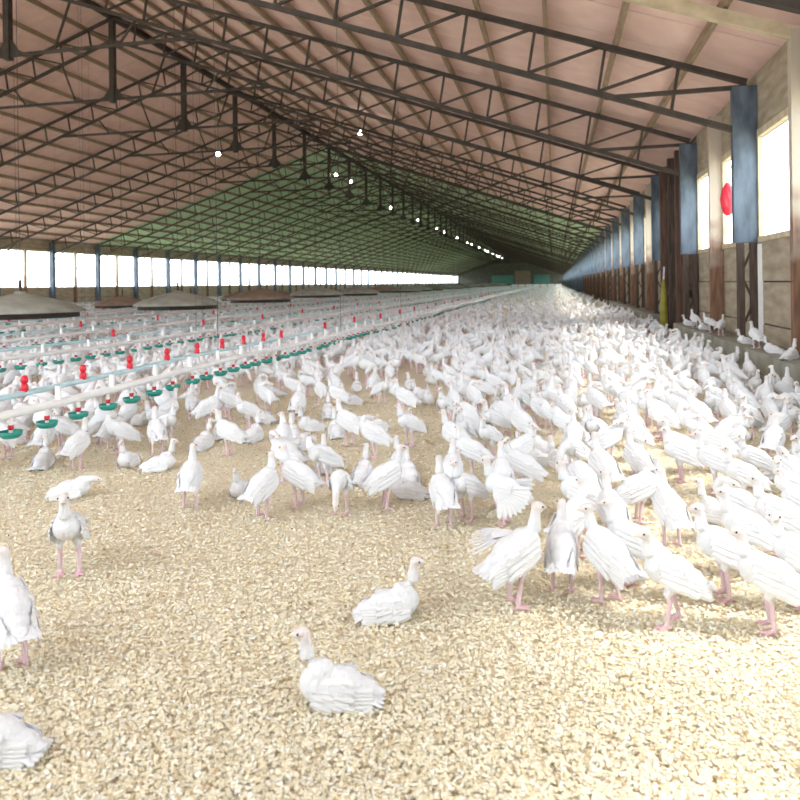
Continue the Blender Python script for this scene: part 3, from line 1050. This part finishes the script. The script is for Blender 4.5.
FLOCK = [
    # foot pixel, heading, pose, label
    (12, 668, 130, 'stand', 'white turkey standing at the photo edge above the cropped sitting turkey', 1.08),
    (-8, 757, 178, 'sit', 'white turkey sitting low in the corner, cropped by the photo edge', 1.05),
    (70, 574, 285, 'stand', 'lone white turkey standing before the bird lying low on the litter', 1.12),
    (72, 497, 5, 'sit_low', 'white turkey lying flat behind the lone standing turkey below the drinkers', 1.05),
    (336, 702, 180, 'sit', 'white turkey sitting alone, closest of the two on bare litter, facing the drinkers', 1.04),
    (391, 617, 5, 'sit', 'white turkey sitting alone on bare litter, facing the kerb', 1.02),
    (190, 508, 95, 'stand', 'white turkey seen from behind, upright with legs apart near the drinker cups', 1.0),
    (240, 496, 265, 'sit', 'small white turkey sitting between two upright turkeys', 0.88),
    (262, 518, 60, 'look', 'white turkey standing upright beside the small sitting one, head turned aside', 1.0),
    (300, 506, 160, 'stand', 'white turkey standing side-on with long upright neck before huddled preening birds', 1.0),
    (341, 513, 265, 'peck', 'white turkey bending its head down in front of the huddled resting birds', 0.95),
    (385, 508, 25, 'stand', 'white turkey standing with raised tail beside a crouching bird', 1.0),
    (408, 497, 170, 'sit', 'white turkey crouching behind the one with raised tail', 0.95),
    (444, 526, 100, 'stand', 'white turkey standing alone in front of the crowd, back to the camera', 1.0),
    (468, 519, 225, 'stand', 'white turkey standing beside the bird with the fanned wing', 0.98),
    (506, 524, 165, 'fan', 'white turkey with one wing fanned open like a shell', 1.0),
    (524, 495, 160, 'look', 'white turkey just behind the one with fanned wing', 1.0),
    (514, 606, 25, 'spread', 'white turkey stretching one wing out over the bare litter', 1.12),
    (562, 592, 75, 'stand', 'white turkey standing between the wing-stretching bird and a broad-backed one', 1.0),
    (610, 602, 118, 'look', 'broad white turkey with loosely held wings at the front of the crowd', 1.06),
    (572, 556, 40, 'look', 'white turkey looking over the shoulder of the front row turkeys', 1.0),
    (634, 583, 165, 'stand', 'white turkey behind the broad-backed one, head low and turned aside', 1.0),
    (674, 624, 185, 'walk', 'white turkey striding out at the front with ruffled tail feathers', 1.02),
    (727, 598, 178, 'stand', 'white turkey standing side-on behind the striding one', 1.08),
    (750, 572, 170, 'stand', 'white turkey half hidden behind the side-on bird, brown-tinged head', 1.04),
    (772, 630, 172, 'stand', 'white turkey standing on the open litter by the picture edge, pinkish head', 1.06),
    (806, 606, 160, 'look', 'white turkey cut by the picture edge behind the pink-headed one', 1.05),
    (672, 546, 95, 'stand', 'plump white turkey standing square with its back to the camera', 1.0),
    (638, 522, 5, 'peck', 'white turkey with arched back and head lowered, pink legs showing', 1.0),
    (605, 498, 105, 'stand', 'tall white turkey standing upright amid resting birds', 1.05),
    (782, 556, 165, 'stand', 'white turkey facing the crowd near the picture edge, long folded wing', 1.05),
    (797, 522, 170, 'look', 'yellow-tinged white turkey behind the long-winged bird', 1.0),
    (716, 470, 175, 'stand', 'large white turkey side-on where light meets the kerb shade', 1.06),
    (682, 482, 180, 'stand', 'white turkey just left of the large side-on bird', 1.0),
    (785, 478, 10, 'sit_low', 'white turkey stretched out flat at the brown worn litter', 1.1),
    (740, 540, 160, 'preen', 'white turkey preening its back in the front crowd', 1.0),
    (230, 455, 170, 'stand', 'white turkey standing on open litter past the end green cups', 1.0),
    (283, 460, 95, 'look', 'white turkey upright alone on the open litter behind the standing pair', 0.98),
    (160, 470, 0, 'sit', 'white turkey resting flat beneath the drinker cups', 1.0),
    (128, 466, 265, 'sit', 'round white turkey sitting under the drinker cups', 0.95),
]
for px, py, hd, ps, lab, sc in FLOCK:
    wg = ('fold', 'fold')
    if ps == 'fan':
        wg = ('fan', 'fan')
    elif ps == 'spread':
        wg = ('spread', 'fold')
    turkey(ground(px, py), hd, ps, lab, 'turkeys picked out of the flock', True, sc, wg)

# birds perched on the kerb
for i, (y, x, hd, ps) in enumerate([(7.6, 2.60, 90, 'sit_low'), (8.15, 2.62, 200, 'sit'), (8.7, 2.58, 30, 'sit'), (9.4, 2.60, 150, 'sit_look'), (10.0, 2.57, 100, 'stand'), (10.7, 2.60, 170, 'sit'),
                                    (12.2, 2.60, 40, 'stand'), (12.9, 2.59, 160, 'look'), (13.6, 2.62, 200, 'sit'), (14.3, 2.6, 100, 'stand'), (15.0, 2.6, 170, 'sit')]):
    turkey(Vector((x, y, KH)), hd, ps, 'white turkey perched on top of the concrete kerb, %s from the camera' % ORD[i], 'turkeys perched on the kerb', True)


def bound(px):
    """lowest picture row at which the crowd stands"""
    t = [(-60, 478), (0, 474), (100, 470), (180, 458), (240, 462), (300, 486), (420, 490), (480, 512), (520, 520), (600, 560), (680, 585), (760, 600), (860, 610)]
    for (a, ya), (b, yb) in zip(t, t[1:]):
        if a <= px <= b:
            return ya + (yb - ya) * (px - a) / (b - a)
    return 0


def density(px, py):
    """share of the candidate places taken by a bird"""
    if 170 < px < 450 and 372 < py < 480:
        return 0.30
    if 450 <= px < 520 and 380 < py < 480:
        return 0.75
    return 1.0


def far_enough(x, y, dmin, cells, cs=0.3):
    ci, cj = int(math.floor(x / cs)), int(math.floor(y / cs))
    for i in range(ci - 1, ci + 2):
        for j in range(cj - 1, cj + 2):
            for (a, b) in cells.get((i, j), ()):
                if (a - x) ** 2 + (b - y) ** 2 < dmin * dmin:
                    return False
    cells.setdefault((ci, cj), []).append((x, y))
    return True


cells = {}
for x, y in placed:
    far_enough(x, y, 0.0, cells)
cand = []
for _ in range(60000):
    y = 2.2 + 24 * rng.random() ** 0.8
    x = rng.uniform(-15, KX - 0.14)
    px, py, f = pixel((x, y, 0))
    if f < 1 or px < -40 or px > 840 or py > bound(px):
        continue
    if rng.random() > density(px, py):
        continue
    if any(abs(x - lx) < 0.06 for lx in LINES):
        continue
    dm = 0.237 if y < 12 else 0.27 + 0.012 * (y - 12)
    if 170 < px < 450 and 372 < py < 480:
        dm = 0.30
    if far_enough(x, y, dm, cells):
        cand.append((math.hypot(x, y), x, y, px, py))
cand.sort()
STAND = ['stand', 'look', 'stand', 'look', 'walk', 'stand', 'peck', 'preen', 'sit', 'sit_look']
LOOSE = ['sit', 'sit_look', 'sit_low', 'stand', 'sit', 'look', 'preen']
rest = []
for d, x, y, px, py in cand:
    if n_things >= 300 or px < -10 or px > 812:
        rest.append((x, y))
        continue
    loose = 170 < px < 450
    ps = rng.choice(LOOSE if loose else STAND)
    sit = ps.startswith('sit')
    hd = rng.choice([rng.uniform(0, 360), rng.uniform(130, 230), rng.uniform(60, 120)])
    face = ['facing the kerb', 'seen from behind', 'facing the drinkers', 'facing the camera'][int(((hd + 45) % 360) // 90)]
    doing = {'stand': 'standing with straight neck', 'look': 'standing with head turned aside', 'walk': 'in mid stride', 'peck': 'bending its head down', 'preen': 'preening its back',
             'sit': 'sitting with neck raised', 'sit_look': 'sitting with head turned aside', 'sit_low': 'lying with neck stretched out'}[ps]
    depth = 'front' if d < 5.5 else 'middle' if d < 7.5 else 'rear'
    if x > 1.45:
        where, grp = 'in the kerb shade', 'turkeys in the kerb shade'
    elif abs(x - LINES[0]) < 0.7 or x < LINES[0]:
        where, grp = 'by the drinker cups', 'turkeys at the drinkers'
    elif loose:
        where, grp = 'in the loose flock', 'turkeys in the loose middle flock'
    else:
        where, grp = 'in the dense crowd', 'turkeys in the dense crowd'
    lab = 'white turkey %s, %s, %s %s' % (doing, face, depth, where)
    turkey(Vector((x, y, 0)), hd, ps, lab, grp, d < 8.0)

# the rest of the flock, too many to count
for _ in range(90000):
    y = 24 + (Y_END - 30) * rng.random() ** 1.9
    x = rng.uniform(LW + 0.5, KX - 0.2)
    px, py, f = pixel((x, y, 0))
    if f < 1 or px < -30 or px > 830:
        continue
    if abs(y - 150) < 0.5 and -9.4 < x < 2:
        continue
    if far_enough(x, y, 0.29 + min(0.012 * (y - 12), 0.75) * 0.62, cells, 1.0 if False else 0.3):
        rest.append((x, y))
    if len(rest) > 7500:
        break
for _ in range(30000):      # left part nearer than 24 m, out past the candidate strip
    y = rng.uniform(8, 26)
    x = rng.uniform(LW + 0.5, -12)
    px, py, f = pixel((x, y, 0))
    if f < 1 or px < -30:
        continue
    if far_enough(x, y, 0.29, cells):
        rest.append((x, y))
VV, FF, CC = [], [], []
off = 0
for x, y in rest:
    d = math.hypot(x, y)
    l = 1 if d < 13 else 2 if d < 34 else 3
    ps = rng.choice(STAND)
    v, tr, cl = LOD[ps][l]
    a = rng.uniform(0, math.tau)
    s = rng.uniform(0.94, 1.08)
    ca, sa = math.cos(a) * s, math.sin(a) * s
    w_ = np.empty_like(v)
    w_[:, 0] = v[:, 0] * ca - v[:, 1] * sa + x
    w_[:, 1] = v[:, 0] * sa + v[:, 1] * ca + y
    w_[:, 2] = v[:, 2] * s
    VV.append(w_)
    FF.append(tr + off)
    CC.append(cl)
    off += len(v)
VV, FF, CC = np.concatenate(VV), np.concatenate(FF), np.concatenate(CC)
fl = link('turkey_flock', raw_mesh('turkey_flock', VV, FF, CC, M_FEATHER, True))
tag(fl, 'countless white turkeys filling the barn into the distance', 'turkey flock', kind='stuff')
print('birds', n_things, 'rest', len(rest), 'flock tris', len(FF), 'body tris', {k_: [len(q[1]) for q in v_] for k_, v_ in LOD.items()})
